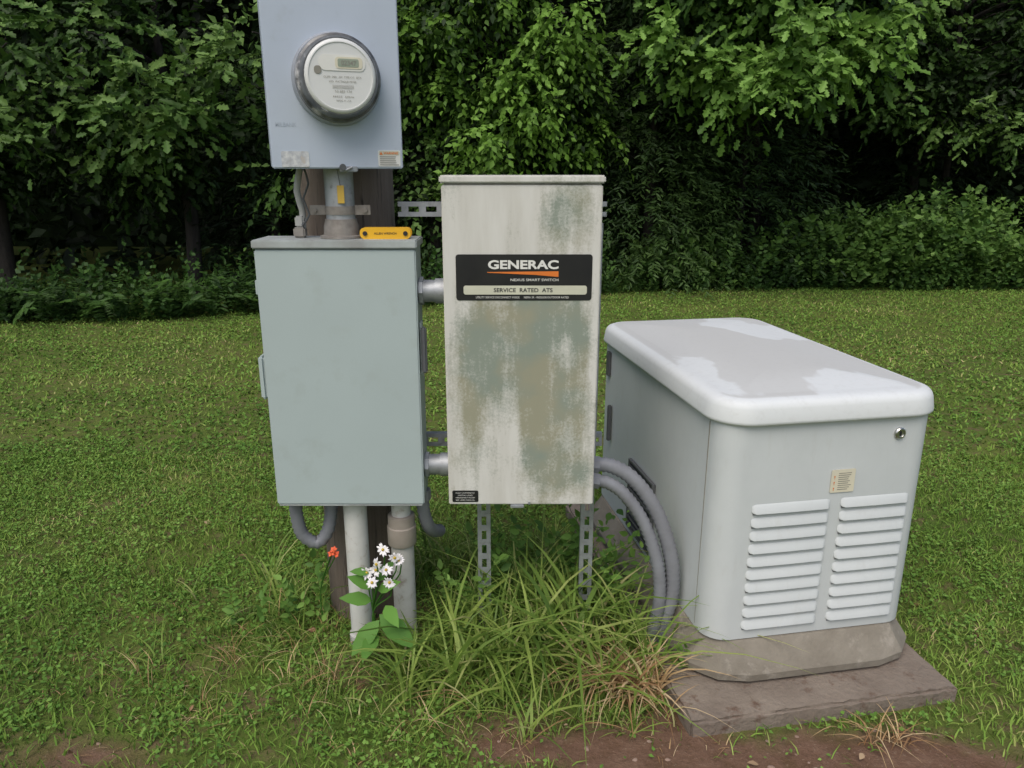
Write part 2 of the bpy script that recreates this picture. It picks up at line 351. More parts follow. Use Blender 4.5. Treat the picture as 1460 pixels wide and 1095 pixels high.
BASE=M('generator_base_concrete',(.255,.23,.185),(.19,.168,.132),.9,scale=9,bmp=.3,bscale=80,c3=(.32,.29,.24),s3=14)
DARK=M('dark_vent',(.015,.015,.016),rough=.7); DGRY=M('dark_grey_plastic',(.09,.095,.1),rough=.6)
SHAD=M('louver_shade',(.2,.21,.22),rough=.6)  # grey standing in for the shadow beneath each louver slat
CHR=M('chrome_lock',(.6,.6,.58),rough=.3,metal=1); GALV=M('galvanized_steel',(.42,.44,.46),(.32,.335,.35),.55,.6,scale=30,c3=(.27,.27,.27),s3=60)
G=Asm('standby_generator',(.57,1.88,.05),GR,True)
W,L=.66,1.13
bm=bmesh.new(); loft(bm,W,L,.12,[(-.005,0),(-.03,.003),(-.056,.012),(-.059,.035),(-.052,.048),(-.024,.088),(-.010,.112),(-.006,.117),(.03,.118)],3); mesh_ob('base',bm,BASE,G,True,22)
bm=bmesh.new(); loft(bm,W,L,.075,[(.0,.12),(.0,.126),(0.002,.79),(.012,.793),(.012,.80)],6); mesh_ob('body',bm,GB,G,True,30)
LB=.79
bm=bmesh.new(); loft(bm,W,L,.095,[(.0,LB),(-.014,LB+.001),(-.018,LB+.006),(-.018,LB+.012),(-.012,LB+.046),(-.008,LB+.056),(.0,LB+.064),(.012,LB+.0685),(.03,LB+.0705),(.05,LB+.0705),(.06,LB+.0712),(.13,LB+.0785),(.2,LB+.083),(.26,LB+.085)],10)
mesh_ob('lid',bm,GL,G,True,60)
bm=bmesh.new(); bmd=bmesh.new()
for (c0,c1) in ((.105,.345),(.378,.595)):
    for i in range(10):
        zt=.553-i*.0412; hh=.027
        prof=[(0.0005,zt),(-.003,zt-.005),(-.0095,zt-hh+.004),(-.0105,zt-hh),(-.008,zt-hh-.001),(.0005,zt-hh+.005)]
        xx=[c0,c0+.004,c0+.012,(c0+c1)/2,c1-.012,c1-.004,c1]; sc=[.05,.6,.95,1,.95,.6,.05]
        rings=[[bm.verts.new((x_,y_*s_ if y_<0 else y_,z_+(1-s_)*.006*(1 if z_<zt-.01 else -1))) for (y_,z_) in prof] for x_,s_ in zip(xx,sc)]
        for A_,B_ in zip(rings,rings[1:]):
            for j in range(6): bm.faces.new((A_[j],A_[(j+1)%6],B_[(j+1)%6],B_[j]))
        bm.faces.new(rings[0]); bm.faces.new(rings[-1])
        bbox(bmd,c0+.004,c1-.004,-.0012,.004,zt-hh-.005,zt-hh+.003)
mesh_ob('louvers',bm,GB,G,True,35); mesh_ob('louver_shade_strips',bmd,SHAD,G)
bm=bmesh.new(); lathe(bm,(.535,.002,.74),(.535,-1,.74),[(0,.017),(.006,.017),(.009,.014),(.009,.0105),(.006,.010)]); mesh_ob('lock',bm,CHR,G,True)
box('lock_key_slot',.533,.537,-.0062,-.003,.733,.747,DARK,G)
STK=M('sticker_paper',(.66,.62,.47),(.6,.57,.45),.6); ORG=M('orange_print',(.75,.2,.03),rough=.5); BLK=M('black_print',(.02,.02,.022),rough=.5); GTX=M('grey_print',(.25,.24,.2),rough=.6)
plate('warning_sticker',.338,.412,.572,.642,-.002,STK,G,.003)
bm=bmesh.new()
for i in range(9): bbox(bm,.36,.36+random.uniform(.03,.045),-.0026,-.002,.58+i*.0062,.582+i*.0062)
mesh_ob('warning_sticker_print',bm,GTX,G)
for i in range(3): text('warning_sticker_symbol_%d'%i,'!',.348,.583+i*.018,-.0027,.004,.01,ORG,G)
box('panel_seam',-.0006,.003,.085,.0868,.13,.78,GTX,G); 
bm=bmesh.new(); bbox(bm,-.004,.003,.46,.70,.16,.42); mesh_ob('side_vent_back',bm,DARK,G)
bm=bmesh.new()
for i in range(11):
    z=.172+i*.0225; vs=bbox(bm,-.014,-.003,.465,.695,z,z+.008)
for y0,y1,z0,z1 in ((.455,.465,.155,.425),(.695,.705,.155,.425),(.465,.695,.155,.163),(.465,.695,.417,.425)): bbox(bm,-.014,-.002,y0,y1,z0,z1)
mesh_ob('side_vent_grille',bm,DGRY,G)
box('side_latch',-.012,.002,1.0,1.03,.66,.76,DGRY,G,.003)
box('side_rubber_latch',-.018,-.002,.96,.975,.40,.55,DGRY,G,.003)

# ---------------------------------------------------------------- transfer switch box
def stainmat():
    m,t,b,o=nt('weathered_white_enamel')
    tc=N(t,'ShaderNodeTexCoord').outputs['Object']; sp=N(t,'ShaderNodeSeparateXYZ'); t.links.new(tc,sp.inputs[0])
    nz=noise(t,9,6,.65,tc); nf=noise(t,140,6,.8,tc); nstreak=noise(t,17,6,.65,tc,stretch=(1.2,1,.16))
    tot=None
    for cx,cz,rx,rz,a_ in ((.138,1.42,.055,.07,1.),(.13,1.33,.035,.06,.7),(-.115,1.0,.05,.14,1.),(.03,1.08,.1,.09,.95),(.07,.95,.08,.15,.95),(.15,1.08,.06,.12,1.),(.15,.87,.075,.2,1.),(-.12,.75,.035,.2,.8),(-.155,1.43,.025,.06,.45),(.13,.68,.08,.1,.95),(-.03,1.0,.045,.18,.6),(.05,.75,.03,.16,.6),(.2,1.38,.03,.1,.4)):
        dx=math_(t,'DIVIDE',math_(t,'SUBTRACT',sp.outputs['X'],cx),rx); dz=math_(t,'DIVIDE',math_(t,'SUBTRACT',sp.outputs['Z'],cz),rz)
        d=math_(t,'ADD',math_(t,'MULTIPLY',dx,dx),math_(t,'MULTIPLY',dz,dz))
        g=math_(t,'MULTIPLY',math_(t,'EXPONENT',math_(t,'MULTIPLY',d,-.8)),a_)
        tot=g if tot is None else math_(t,'ADD',tot,g)
    tot=math_(t,'MINIMUM',tot,1.0)
    v=math_(t,'ADD',math_(t,'MULTIPLY',tot,.85),math_(t,'MULTIPLY',math_(t,'SUBTRACT',nz,.5),1.3))
    v=math_(t,'ADD',v,math_(t,'MULTIPLY',math_(t,'SUBTRACT',nf,.5),1.3))
    v=math_(t,'ADD',v,math_(t,'MULTIPLY',math_(t,'SUBTRACT',nstreak,.5),1.5))
    f=ramp(t,v,[(.24,0.),(.85,1.)])
    base=mix(t,ramp(t,nstreak,[(.35,0.),(.65,1.)]),(.62,.615,.57),(.54,.53,.48))
    st=mix(t,ramp(t,noise(t,6,3,.5,tc),[(.42,0.),(.58,1.)]),(.29,.285,.2),(.225,.265,.215))
    c=mix(t,math_(t,'MULTIPLY',f,.95),base,st)
    t.links.new(c,b.inputs['Base Color']); b.inputs['Roughness'].default_value=.65; b.inputs['Specular IOR Level'].default_value=.25; return m
ST=stainmat()
BLABEL=M('black_label',(.012,.012,.014),(.02,.02,.02),rough=.35); WHT=M('white_print',(.75,.75,.7),rough=.5); CRM=M('cream_print',(.6,.6,.47),rough=.5)
T=Asm('transfer_switch_box',(.026,2.05,.568)); YF=1.98
box('enclosure',-.181,.233,YF+.014,2.13,.572,1.472,ST,T,.003)
box('door',-.184,.236,YF,YF+.012,.566,1.468,ST,T,.003)
box('top_cap',-.189,.242,YF-.006,2.135,1.472,1.492,ST,T,.004)
plate('front_label',-.15,.214,1.167,1.29,YF-.0012,BLABEL,T,.008,.0015)
yl=YF-.0022
text('label_logo_text','GENERAC',.03,1.263,yl,.188,.024,WHT,T,.035)
bm=bmesh.new(); v_=[bm.verts.new(p) for p in ((-.066,yl,1.2435),(.124,yl,1.2455),(.124,yl,1.2305),(.06,yl,1.236),(-.066,yl,1.2415))]; bm.faces.new(v_); mesh_ob('label_orange_swoosh',bm,ORG,T)
text('label_line_text','NEXUS SMART SWITCH',.06,1.2225,yl,.128,.0068,WHT,T,.01)
plate('label_strip',-.13,.201,1.183,1.207,YF-.0018,CRM,T,.006,.0008)
text('label_strip_text','SERVICE  RATED  ATS',.03,1.195,YF-.0026,.158,.011,BLK,T,.015)
text('label_small_text','UTILITY SERVICE DISCONNECT INSIDE      NEMA 3R - INDOOR/OUTDOOR RATED',.028,1.1755,yl,.25,.0055,WHT,T)
plate('corner_label',-.1735,-.098,.5745,.6105,YF-.0012,BLABEL,T,.002,.0015)
for i,s in enumerate(('FULLY AUTOMATIC','DIGITAL LOAD','MANAGEMENT SYSTEM','SEE USER MANUAL')): text('corner_label_text_%d'%i,s,-.136,.6035-i*.0075,yl,.055 if i!=1 else .042,.0038,WHT,T)
box('bottom_latch',-.005,.035,YF-.004,YF+.01,.556,.566,GALV,T,.002); cyl('latch_screw',(.05,YF+.001,.572),(.05,YF-.004,.572),.004,GALV,T)

# ---------------------------------------------------------------- disconnect (breaker) box
BX=M('grey_green_enamel',(.39,.46,.455),(.365,.43,.425),.5,scale=3,lo=.3,hi=.7,bmp=.04,bscale=200,c3=(.36,.42,.41),s3=9)
BXT=M('grey_enamel_weathered',(.38,.42,.41),(.27,.28,.27),.6,scale=12)
D=Asm('electrical_disconnect_box',(-.47,2.06,.568))
box('enclosure',-.681,-.259,YF+.016,2.115,.572,1.305,BX,D,.003)
box('door',-.685,-.256,YF,YF+.014,.566,1.302,BX,D,.0035)
box('top_hood',-.689,-.252,YF-.006,2.12,1.305,1.327,BXT,D,.003)
box('side_latch',-.704,-.686,YF+.004,YF+.05,.885,1.01,BX,D,.006); box('hinge',-.693,-.6855,YF+.01,YF+.03,1.18,1.22,BX,D,.002)
box('handle_plate',-.2565,-.251,YF+.03,YF+.07,.95,1.1,BX,D,.002); box('handle_lever',-.251,-.236,YF+.01,YF+.03,.96,1.09,DGRY,D,.004)
box('drip_lip',-.68,-.262,YF+.002,YF+.02,.5605,.5655,BXT,D,.001)

# ---------------------------------------------------------------- meter box
MB=M('blue_grey_enamel',(.46,.52,.6),(.42,.475,.55),.4,scale=3,c3=(.41,.46,.52),s3=12)
Mt=Asm('electric_meter_box',(-.4425,1.98,1.508),math.radians(20),True)
hw=.165
box('enclosure',-hw+.003,hw-.003,.012,.13,.003,.60,MB,Mt,.003); box('cover',-hw,hw,0,.011,0,.603,MB,Mt,.003)
mx,mz=.006,.213
GLS=M('dirty_meter_glass_rim',(.16,.165,.17),(.035,.037,.04),.3,scale=25,c3=(.5,.5,.5),s3=14)
FACE=M('meter_face',(.66,.67,.65),(.62,.63,.61),.35); LCD=M('lcd_display',(.3,.35,.27),rough=.2); RIMM=M('aluminium_ring',(.45,.48,.52),(.35,.37,.4),.4,.4)
bm=bmesh.new(); lathe(bm,(mx,.001,mz),(mx,-1,mz),[(0,.11),(.004,.11),(.009,.107),(.02,.105)],48); mesh_ob('mounting_ring',bm,RIMM,Mt,True)
bm=bmesh.new(); lathe(bm,(mx,-.018,mz),(mx,-1,mz),[(0,.103),(.022,.102),(.026,.096),(.045,.091),(.052,.088)],48); mesh_ob('meter_barrel',bm,GLS,Mt,True)
bm=bmesh.new(); lathe(bm,(mx,-.06,mz),(mx,-1,mz),[(0,.088),(.006,.087),(.012,.084),(.016,.079),(.0162,.076),(.0145,.0755)],48); mesh_ob('meter_face_plate',bm,FACE,Mt,True)
yf=-.0755
plate('display_window',mx-.05,mx+.06,mz+.012,mz+.048,yf-.0005,WHT,Mt,.015,.001)
plate('display_bezel',mx-.012,mx+.053,mz+.017,mz+.043,yf-.0015,STK,Mt,.008,.001)
plate('display_lcd',mx-.006,mx+.044,mz+.021,mz+.039,yf-.0022,LCD,Mt,.001,.0008)
text('display_digits','02347',mx+.02,mz+.030,yf-.003,.036,.011,GTX,Mt,.01)
plate('maker_badge',mx-.062,mx-.045,mz+.004,mz+.022,yf-.0005,GTX,Mt,.007,.001)
for i,(s,ww,hh,dz) in enumerate((('CL200  240V  3W  TYPE C1S  30TA',.09,.0045,-.002),('kWh  WATTHOUR METER',.065,.0045,-.012),('|||||||||||||||||||||||||||||',.05,.009,-.024),('53 682 174',.04,.005,-.034),('FM2S  60Hz',.05,.004,-.046),('MADE IN USA',.035,.0035,-.055))):
    text('face_text_%d'%i,s,mx+.004,mz+dz,yf-.0006,ww,hh,GTX,Mt)
WLAB=M('worn_white_label',(.62,.63,.62),(.35,.37,.4),.6,scale=60,c3=(.5,.45,.38),s3=30)
plate('worn_label',-.142,-.075,.004,.042,-.0012,WLAB,Mt,.002,.0015)
plate('warning_label',.1,.158,.006,.046,-.0012,WHT,Mt,.001,.0015); plate('warning_label_header',.102,.156,.034,.0445,-.0018,CRM,Mt,.001,.0008)
text('warning_text','WARNING',.133,.039,-.0026,.038,.006,ORG,Mt,.02); 
bm=bmesh.new(); [bbox(bm,.104,.104+random.uniform(.04,.05),-.002,-.0012,.009+i*.005,.011+i*.005) for i in range(5)]; mesh_ob('warning_label_print',bm,GTX,Mt)
bm=bmesh.new(); v_=[bm.verts.new(p) for p in ((.103,-.0026,.035),(.112,-.0026,.035),(.1075,-.0026,.043))]; bm.faces.new(v_); mesh_ob('warning_triangle',bm,ORG,Mt)
text('embossed_text','MILBANK',-.125,.105,-.0006,.05,.01,M('embossed_paint',(.41,.47,.54),rough=.5),Mt,.01)
box('hasp',.0,.045,-.006,.012,-.008,.006,GALV,Mt,.002); cyl('seal_wire',(.012,-.012,-.004),(.03,-.01,.004),.003,GALV,Mt)
cyl('seal_tag',(.006,-.01,.004),(.006,-.016,.004),.008,DGRY,Mt)

# ---------------------------------------------------------------- wood pole
m,t,b,o=nt('weathered_wood'); nw=noise(t,7,8,.7,stretch=(3,3,.25)); nk=noise(t,30,8,.7,stretch=(2,2,.12))
c=mix(t,ramp(t,nw,[(.3,0.),(.7,1.)]),(.2,.16,.125),(.11,.085,.065)); c=mix(t,ramp(t,nk,[(.55,0.),(.65,1.)]),c,(.05,.038,.03))
t.links.new(c,b.inputs['Base Color']); b.inputs['Roughness'].default_value=.9; bump(t,b,nk,.8,.01)
cyl('wooden_pole',(-.49,2.29,-.2),(-.5,2.29,2.3),.14,m,n=40)

# ---------------------------------------------------------------- strut rack
def strut(bm,horiz,c,a0,a1,y,off=0):
    wd=.041; yb=y+.022
    def bx(u0,u1,y0,y1,s0,s1):
        if horiz: bbox(bm,s0,s1,y0,y1,c+u0,c+u1)
        else: bbox(bm,c+u0,c+u1,y0,y1,s0,s1)
    bx(-wd/2,-.0075,y,y+.0025,a0,a1); bx(.0075,wd/2,y,y+.0025,a0,a1)
    s=a0+off
    while s<a1:
        e=min(s+.02,a1); bx(-.0075,.0075,y+.0002,y+.0023,s,e); s+=.05
    bx(-wd/2,-wd/2+.0025,y+.0025,yb,a0,a1); bx(wd/2-.0025,wd/2,y+.0025,yb,a0,a1)
S=Asm('strut_rack',(.08,2.15,0))
bm=bmesh.new(); strut(bm,False,-.089,-.1,1.43,2.137); strut(bm,False,.238,-.1,1.36,2.137); mesh_ob('uprights',bm,GALV,S)
bm=bmesh.new(); strut(bm,True,1.398,-.325,.27,2.161,.01); strut(bm,True,.70,-.33,.28,2.161,.0); mesh_ob('crossbars',bm,GALV,S)
bm=bmesh.new()
for x_ in (-.089,.238):
    for z_ in (1.398,.70): lathe(bm,(x_,2.14,z_),(x_,2.0,z_),[(0,.009),(.006,.009)],6)
mesh_ob('bolts',bm,GALV,S)

# ---------------------------------------------------------------- conduits
C1=Asm('metal_conduit',(-.22,2.05,1.18))
for nm,z in (('upper_nipple',1.181),('lower_nipple',.662)):
    cyl(nm,(-.262,2.055,z),(-.178,2.055,z),.031,GALV,C1); cyl(nm+'_locknut',(-.256,2.055,z),(-.246,2.055,z),.04,GALV,C1,8); cyl(nm+'_coupling',(-.213,2.055,z),(-.18,2.055,z),.035,GALV,C1)
C2=Asm('metal_conduit',(-.4645,2.055,1.42))
OLD=M('aged_zinc',(.3,.28,.25),(.18,.16,.14),.6,.3,scale=20)
cyl('riser',(-.4645,2.055,1.32),(-.4645,2.055,1.515),.0385,GALV,C2)
bm=bmesh.new(); lathe(bm,(-.4645,2.055,1.328),(-.4645,2.055,2),[(0,.058),(.006,.058),(.008,.048),(.03,.047),(.045,.0425),(.05,.0425)],32); mesh_ob('hub_fitting',bm,OLD,C2,True)
cyl('strap',(-.4645,2.055,1.39),(-.4645,2.055,1.412),.041,OLD,C2)
for sx_ in (-1,1):
    box('strap_ear',-.4645+sx_*.06-.022,-.4645+sx_*.06+.022,2.05,2.054,1.388,1.414,OLD,C2,.001); cyl('strap_bolt',(-.4645+sx_*.068,2.052,1.401),(-.4645+sx_*.068,2.044,1.401),.007,OLD,C2,6)
YEL=M('yellow_tag',(.6,.4,.05),(.5,.33,.06),.6)
box('yellow_tag',-.461,-.443,2.0135,2.0155,1.42,1.466,YEL,C2); 
cyl('tag_wire',(-.452,2.013,1.466),(-.455,2.0,1.51),.001,DGRY,C2,6)
LG=M('light_grey_plastic',(.42,.42,.4),(.35,.35,.33),.6)
W1=Asm('grounding_cable',(-.575,2.08,1.33))
bm=bmesh.new(); tube(bm,[(-.575,2.07,1.33),(-.572,2.07,1.4),(-.58,2.06,1.45),(-.565,2.07,1.53)],.009,10); mesh_ob('cable',bm,LG,W1,True)
bm=bmesh.new(); tube(bm,[(-.56,2.06,1.52),(-.545,2.05,1.47),(-.562,2.05,1.43),(-.548,2.05,1.39),(-.57,2.05,1.36)],.003,8); mesh_ob('thin_wire',bm,DGRY,W1,True)
box('cable_clamp',-.595,-.563,2.045,2.075,1.328,1.355,OLD,W1,.004); box('cable_boot',-.59,-.566,2.05,2.07,1.355,1.385,LG,W1,.004)

PVC=M('white_pvc_dirty',(.62,.62,.59),(.54,.54,.51),.5,scale=9,c3=(.42,.37,.31),s3=22); BEI=M('beige_pvc',(.36,.32,.27),(.3,.26,.22),.6,scale=15); GPV=M('grey_pvc',(.5,.5,.48),(.4,.39,.36),.55,scale=10,c3=(.27,.23,.19),s3=20)
P1=Asm('pvc_conduit',(-.478,2.06,0)); cyl('pipe',(-.478,2.06,.0),(-.478,2.06,.57),.035,PVC,P1); cyl('ground_fitting',(-.478,2.06,.03),(-.478,2.06,.085),.041,GPV,P1); cyl('top_locknut',(-.478,2.06,.553),(-.478,2.06,.566),.043,GPV,P1,12)
P2=Asm('pvc_conduit',(-.34,2.07,0)); cyl('pipe',(-.34,2.07,.0),(-.34,2.07,.43),.035,GPV,P2); cyl('neck',(-.34,2.07,.43),(-.34,2.07,.57),.029,PVC,P2)
bm=bmesh.new(); lathe(bm,(-.34,2.07,.395),(-.34,2.07,1),[(0,.042),(.003,.044),(.06,.044),(.063,.041),(.095,.041),(.098,.037)],32); mesh_ob('coupling',bm,BEI,P2,True)
FLX=M('grey_flexible_pvc',(.225,.235,.255),(.175,.18,.195),.5,scale=12)
def flex(name,pts,r,loc):
    A_=Asm(name,loc); bm=bmesh.new(); tube(bm,pts,r,14,rib=.0034,step=.0085); mesh_ob('hose',bm,FLX,A_,True,80)
    p0=Vector(pts[0]); d=(Vector(pts[1])-p0).normalized(); 
    cyl('connector',p0-d*.004,p0+d*.028,r+.007,FLX,A_,8); return A_
flex('flexible_conduit',[(.235,2.09,.648),(.30,2.09,.642),(.37,2.085,.6),(.44,2.07,.505),(.488,2.05,.37),(.502,2.05,.24),(.482,2.05,.13),(.46,2.06,0.0)],.0205,(.24,2.09,.64))
flex('flexible_conduit',[(.235,2.07,.605),(.29,2.07,.595),(.345,2.065,.555),(.405,2.055,.465),(.448,2.04,.34),(.462,2.04,.22),(.45,2.04,.12),(.43,2.04,0.0)],.0175,(.24,2.07,.6))
flex('flexible_conduit',[(-.655,2.05,.566),(-.654,2.05,.50),(-.645,2.06,.43),(-.605,2.07,.395),(-.572,2.08,.43),(-.558,2.09,.5),(-.555,2.09,.56)],.0175,(-.655,2.05,.56))
flex('flexible_conduit',[(-.272,2.08,.566),(-.272,2.08,.5),(-.262,2.1,.44),(-.25,2.14,.40),(-.235,2.2,.37)],.0175,(-.272,2.08,.56))

K=Asm('folding_hex_key_set',(-.339,2.03,1.327)); YT=M('yellow_plastic',(.75,.42,.02),(.7,.38,.02),.4); 
bm=bmesh.new()
for y0 in (2.012,2.036):
    P=rrect(.136,.03,.013,6); A_=[bm.verts.new((-.407+a_,y0,1.3275+b_-.003*math.sin(math.pi*a_/.136))) for a_,b_ in P]; B_=[bm.verts.new((v.co.x,y0+.008,v.co.z)) for v in A_]
    k=len(A_)
    for i in range(k): bm.faces.new((A_[i],A_[(i+1)%k],B_[(i+1)%k],B_[i]))
    bm.faces.new(A_[::-1]); bm.faces.new(B_)
mesh_ob('handle_scales',bm,YT,K)
box('key_stack',-.395,-.283,2.0205,2.0355,1.329,1.3535,GALV,K,.002)
for x_ in (-.393,-.285): cyl('pivot_bolt',(x_,2.012,1.342),(x_,2.008,1.342),.006,DARK,K,16)
text('handle_text','ALLEN WRENCH',-.339,1.342,2.0112,.06,.006,BLK,K,.01)

# ---------------------------------------------------------------- wildflowers
FL=Asm('white_wildflower',(-.42,1.97,.05)); STEM=leafmat('flower_leaves',[(0,(.07,.19,.03)),(1,(.17,.36,.07))],.35)
PET=M('white_petals',(.8,.78,.76),(.72,.7,.72),.6); FC=M('yellow_flower_center',(.5,.35,.04),rough=.8)
heads=[(-.395,1.93,.40),(-.37,1.94,.375),(-.345,1.95,.41),(-.43,1.95,.36),(-.335,1.96,.395),(-.38,1.96,.43),(-.41,1.92,.345),(-.36,1.93,.34),(-.4,1.94,.375)]
bm=bmesh.new(); bp=bmesh.new(); bc=bmesh.new()
for hx,hy,hz in heads:
    tube(bm,[(-.41,1.99,.06),(-.42,1.96,.22),(hx,hy+.01,hz-.05),(hx,hy,hz)],.0022,6)
    nrmv=Vector((random.uniform(-.6,.6),-1,random.uniform(-.1,1.3))).normalized(); q=nrmv.to_track_quat('Z','Y'); droop=random.uniform(-.006,.006)
    for i in range(14):
        a_=i*2*math.pi/14+random.uniform(-.2,.2); Lp=random.uniform(.014,.023)
        pts=[(.003,-.0015,0),(Lp*.7,-.0033,.002+droop*.5),(Lp,0,droop),(Lp*.7,.0033,.002+droop*.5),(.003,.0015,0)]
        R_=Matrix.Rotation(a_,3,'Z'); bp.faces.new([bp.verts.new(Vector((hx,hy,hz))+q@(R_@Vector(p))) for p in pts])
    r=bmesh.ops.create_icosphere(bc,subdivisions=1,radius=.005)
    for v in r['verts']: v.co+=Vector((hx,hy,hz))+nrmv*.002
mesh_ob('petals',bp,PET,FL); mesh_ob('flower_centers',bc,FC,FL); sob=mesh_ob('stems',bm,STEM,FL)
O=[];A=[];sz=[]
for p,d,s in (((-.4,1.95,.2),(-.5,-.4,-.5),.13),((-.4,1.95,.22),(.8,-.4,-.55),.15),((-.42,1.96,.26),(-.9,-.3,.3),.1),((-.4,1.95,.3),(.7,-.3,.5),.09),((-.41,1.95,.31),(-.7,-.2,.5),.09),((-.4,1.95,.33),(.5,.3,.6),.08),((-.41,1.95,.16),(-.2,-.8,-.2),.11),((-.42,1.95,.36),(-.8,-.2,.2),.06),((-.38,1.95,.25),(.4,-.7,-.1),.1)):
    O.append(p);A.append(d);sz.append(s)
lo=inst('leaves',place(BRD,np.array(O),np.array(A,float),np.tile([0.,-.7,.8],(len(O),1)),np.array(sz)),BRD[1],rng.uniform(.3,1,len(O)),STEM); FL.add(lo)
OF=Asm('orange_wildflower',(-.62,2.12,.05)); bm=bmesh.new(); bs=bmesh.new()
OP=M('orange_petals',(.8,.14,.05),(.7,.08,.03),.6)
for hx,hy,hz in ((-.552,2.06,.375),(-.56,2.06,.362),(-.545,2.06,.36)):
    tube(bs,[(-.62,2.13,.05),(-.62,2.12,.2),(hx,hy,hz)],.002,6)
    for i in range(5):
        a_=i*1.257+random.random(); q=Vector((random.uniform(-.7,.7),-.7,.7)).to_track_quat('Z','Y'); R_=Matrix.Rotation(a_,3,'Z')
        bm.faces.new([bm.verts.new(Vector((hx,hy,hz))+q@(R_@Vector(p))) for p in ((0,0,0),(.006,-.005,.003),(.012,0,0.003),(.006,.005,.003))])
mesh_ob('petals',bm,OP,OF); mesh_ob('stems',bs,STEM,OF)
WEED=leafmat('weed_leaves',[(0,(.06,.14,.03)),(.6,(.14,.27,.05)),(1,(.24,.4,.09))],.35)
P=[]
for cx,cy,n,hh in ((.2,2.35,20,.42),(-.02,2.4,16,.34),(.36,2.22,8,.38),(-.68,2.15,7,.22),(.5,2.0,5,.12),(-.1,2.2,10,.25)):
    ox=rng.normal(cx,.07,n); oy=rng.normal(cy,.05,n); O=np.stack([ox,oy,gh(ox,oy)],-1)
    D_=np.stack([rng.normal(0,.3,n),rng.normal(-.1,.2,n),np.ones(n)],-1); P.append(sprigs(O,D_,hh,14,.038,rng.uniform(.3,.9,n),(0,-.4,.9),.5,.1,1.1))
P=[np.concatenate([p[i] for p in P]) for i in range(5)]
inst('broadleaf_weeds',place(BRD,P[0],P[1],P[2],P[3],1.2),BRD[1],P[4],WEED)

# ---------------------------------------------------------------- forest edge
BARK=M('tree_bark',(.04,.034,.028),(.02,.017,.015),.95,scale=12,stretch=(2,2,.3),bmp=.8,bscale=30)
LM={
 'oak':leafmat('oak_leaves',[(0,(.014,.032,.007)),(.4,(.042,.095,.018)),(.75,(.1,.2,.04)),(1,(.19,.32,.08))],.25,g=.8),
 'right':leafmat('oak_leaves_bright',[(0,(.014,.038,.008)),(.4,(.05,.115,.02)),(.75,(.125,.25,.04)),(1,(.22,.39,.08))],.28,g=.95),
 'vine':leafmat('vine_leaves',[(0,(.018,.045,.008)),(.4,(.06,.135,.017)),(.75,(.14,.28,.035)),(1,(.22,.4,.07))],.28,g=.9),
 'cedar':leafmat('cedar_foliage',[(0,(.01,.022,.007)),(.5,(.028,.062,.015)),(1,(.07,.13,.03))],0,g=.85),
 'deep':leafmat('deep_leaves_shade_tone',[(0,(.004,.008,.003)),(.5,(.009,.02,.005)),(1,(.022,.05,.012))],0)}  # deep: near-black leaves, shade of the gaps put into the colour
def tree(name,base,cc,cr,nb,spb,k,size,kind,tpl=LEAF,br=(.3,.6),rb=.45,sl=.35,trunk=.1,outward=(0,-.5,.7),down=.3,front=True,extra=()):
    A_=Asm(name,(base[0],base[1],0)); cc=np.array(cc,float); cr=np.array(cr,float)
    d=nrm(rng.normal(0,1,(nb,3)))
    if front: d[:,1]=-np.abs(d[:,1])*.9+.35*rng.random(nb)
    C=cc+d*cr*rng.uniform(.35,1.0,(nb,1))**.6
    if len(extra): C=np.concatenate([C,np.array(extra,float)]); nb=len(C)
    rad=rng.uniform(br[0],br[1],nb); blr=np.clip(rng.normal(rb,.28,nb),.0,1.0)
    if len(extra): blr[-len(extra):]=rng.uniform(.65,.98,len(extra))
    O=np.repeat(C,spb,0); dd=nrm(rng.normal(0,1,(nb*spb,3))); dd[:,1]-=.25; dd=nrm(dd)
    rr=np.repeat(rad,spb)[:,None]; O=O+dd*rr*rng.uniform(.15,.9,(nb*spb,1))*np.array([1.25,1,.6])
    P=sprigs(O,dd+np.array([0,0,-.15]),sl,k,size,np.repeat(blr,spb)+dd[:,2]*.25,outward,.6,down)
    ob=inst('crown',place(tpl,P[0],P[1],P[2],P[3]),tpl[1],P[4],LM[kind]); A_.add(ob)
    bm=bmesh.new(); bx,by=base; top=(cc[0],cc[1]+.3,cc[2]+cr[2]*.6)
    tube(bm,[(bx,by,-.2),(bx+.06,by,1.2),((bx+cc[0])/2,(by+cc[1])/2,2.2),top],trunk,12,step=.15,taper=trunk*.25)
    for i in range(min(nb,22)):
        c=C[nb-1-i*nb//min(nb,22)]; z0=max(.8,min(c[2]-.3,top[2]-.5)); f=min(1,z0/max(top[2],.1)); s=Vector((bx+(cc[0]-bx)*f,by+(cc[1]+.3-by)*f,z0))
        tube(bm,[s,(s+Vector(c))/2+Vector((0,0,.12)),Vector(c)],trunk*.3,7,step=.15,taper=.008)
    mesh_ob('trunk_and_limbs',bm,BARK,A_,True); return A_
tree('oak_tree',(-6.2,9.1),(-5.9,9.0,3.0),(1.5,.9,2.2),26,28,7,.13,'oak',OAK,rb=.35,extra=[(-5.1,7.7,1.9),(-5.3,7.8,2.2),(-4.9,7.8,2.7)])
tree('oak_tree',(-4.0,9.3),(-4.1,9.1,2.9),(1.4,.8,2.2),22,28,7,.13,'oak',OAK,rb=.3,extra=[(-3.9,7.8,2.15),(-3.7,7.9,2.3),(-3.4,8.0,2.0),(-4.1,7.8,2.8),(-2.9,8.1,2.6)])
tree('oak_tree',(-2.3,9.6),(-2.2,9.6,2.7),(1.2,.8,2.0),22,30,7,.11,'oak',rb=.33,extra=[(-2.4,8.6,1.5),(-2.7,8.4,2.9)])
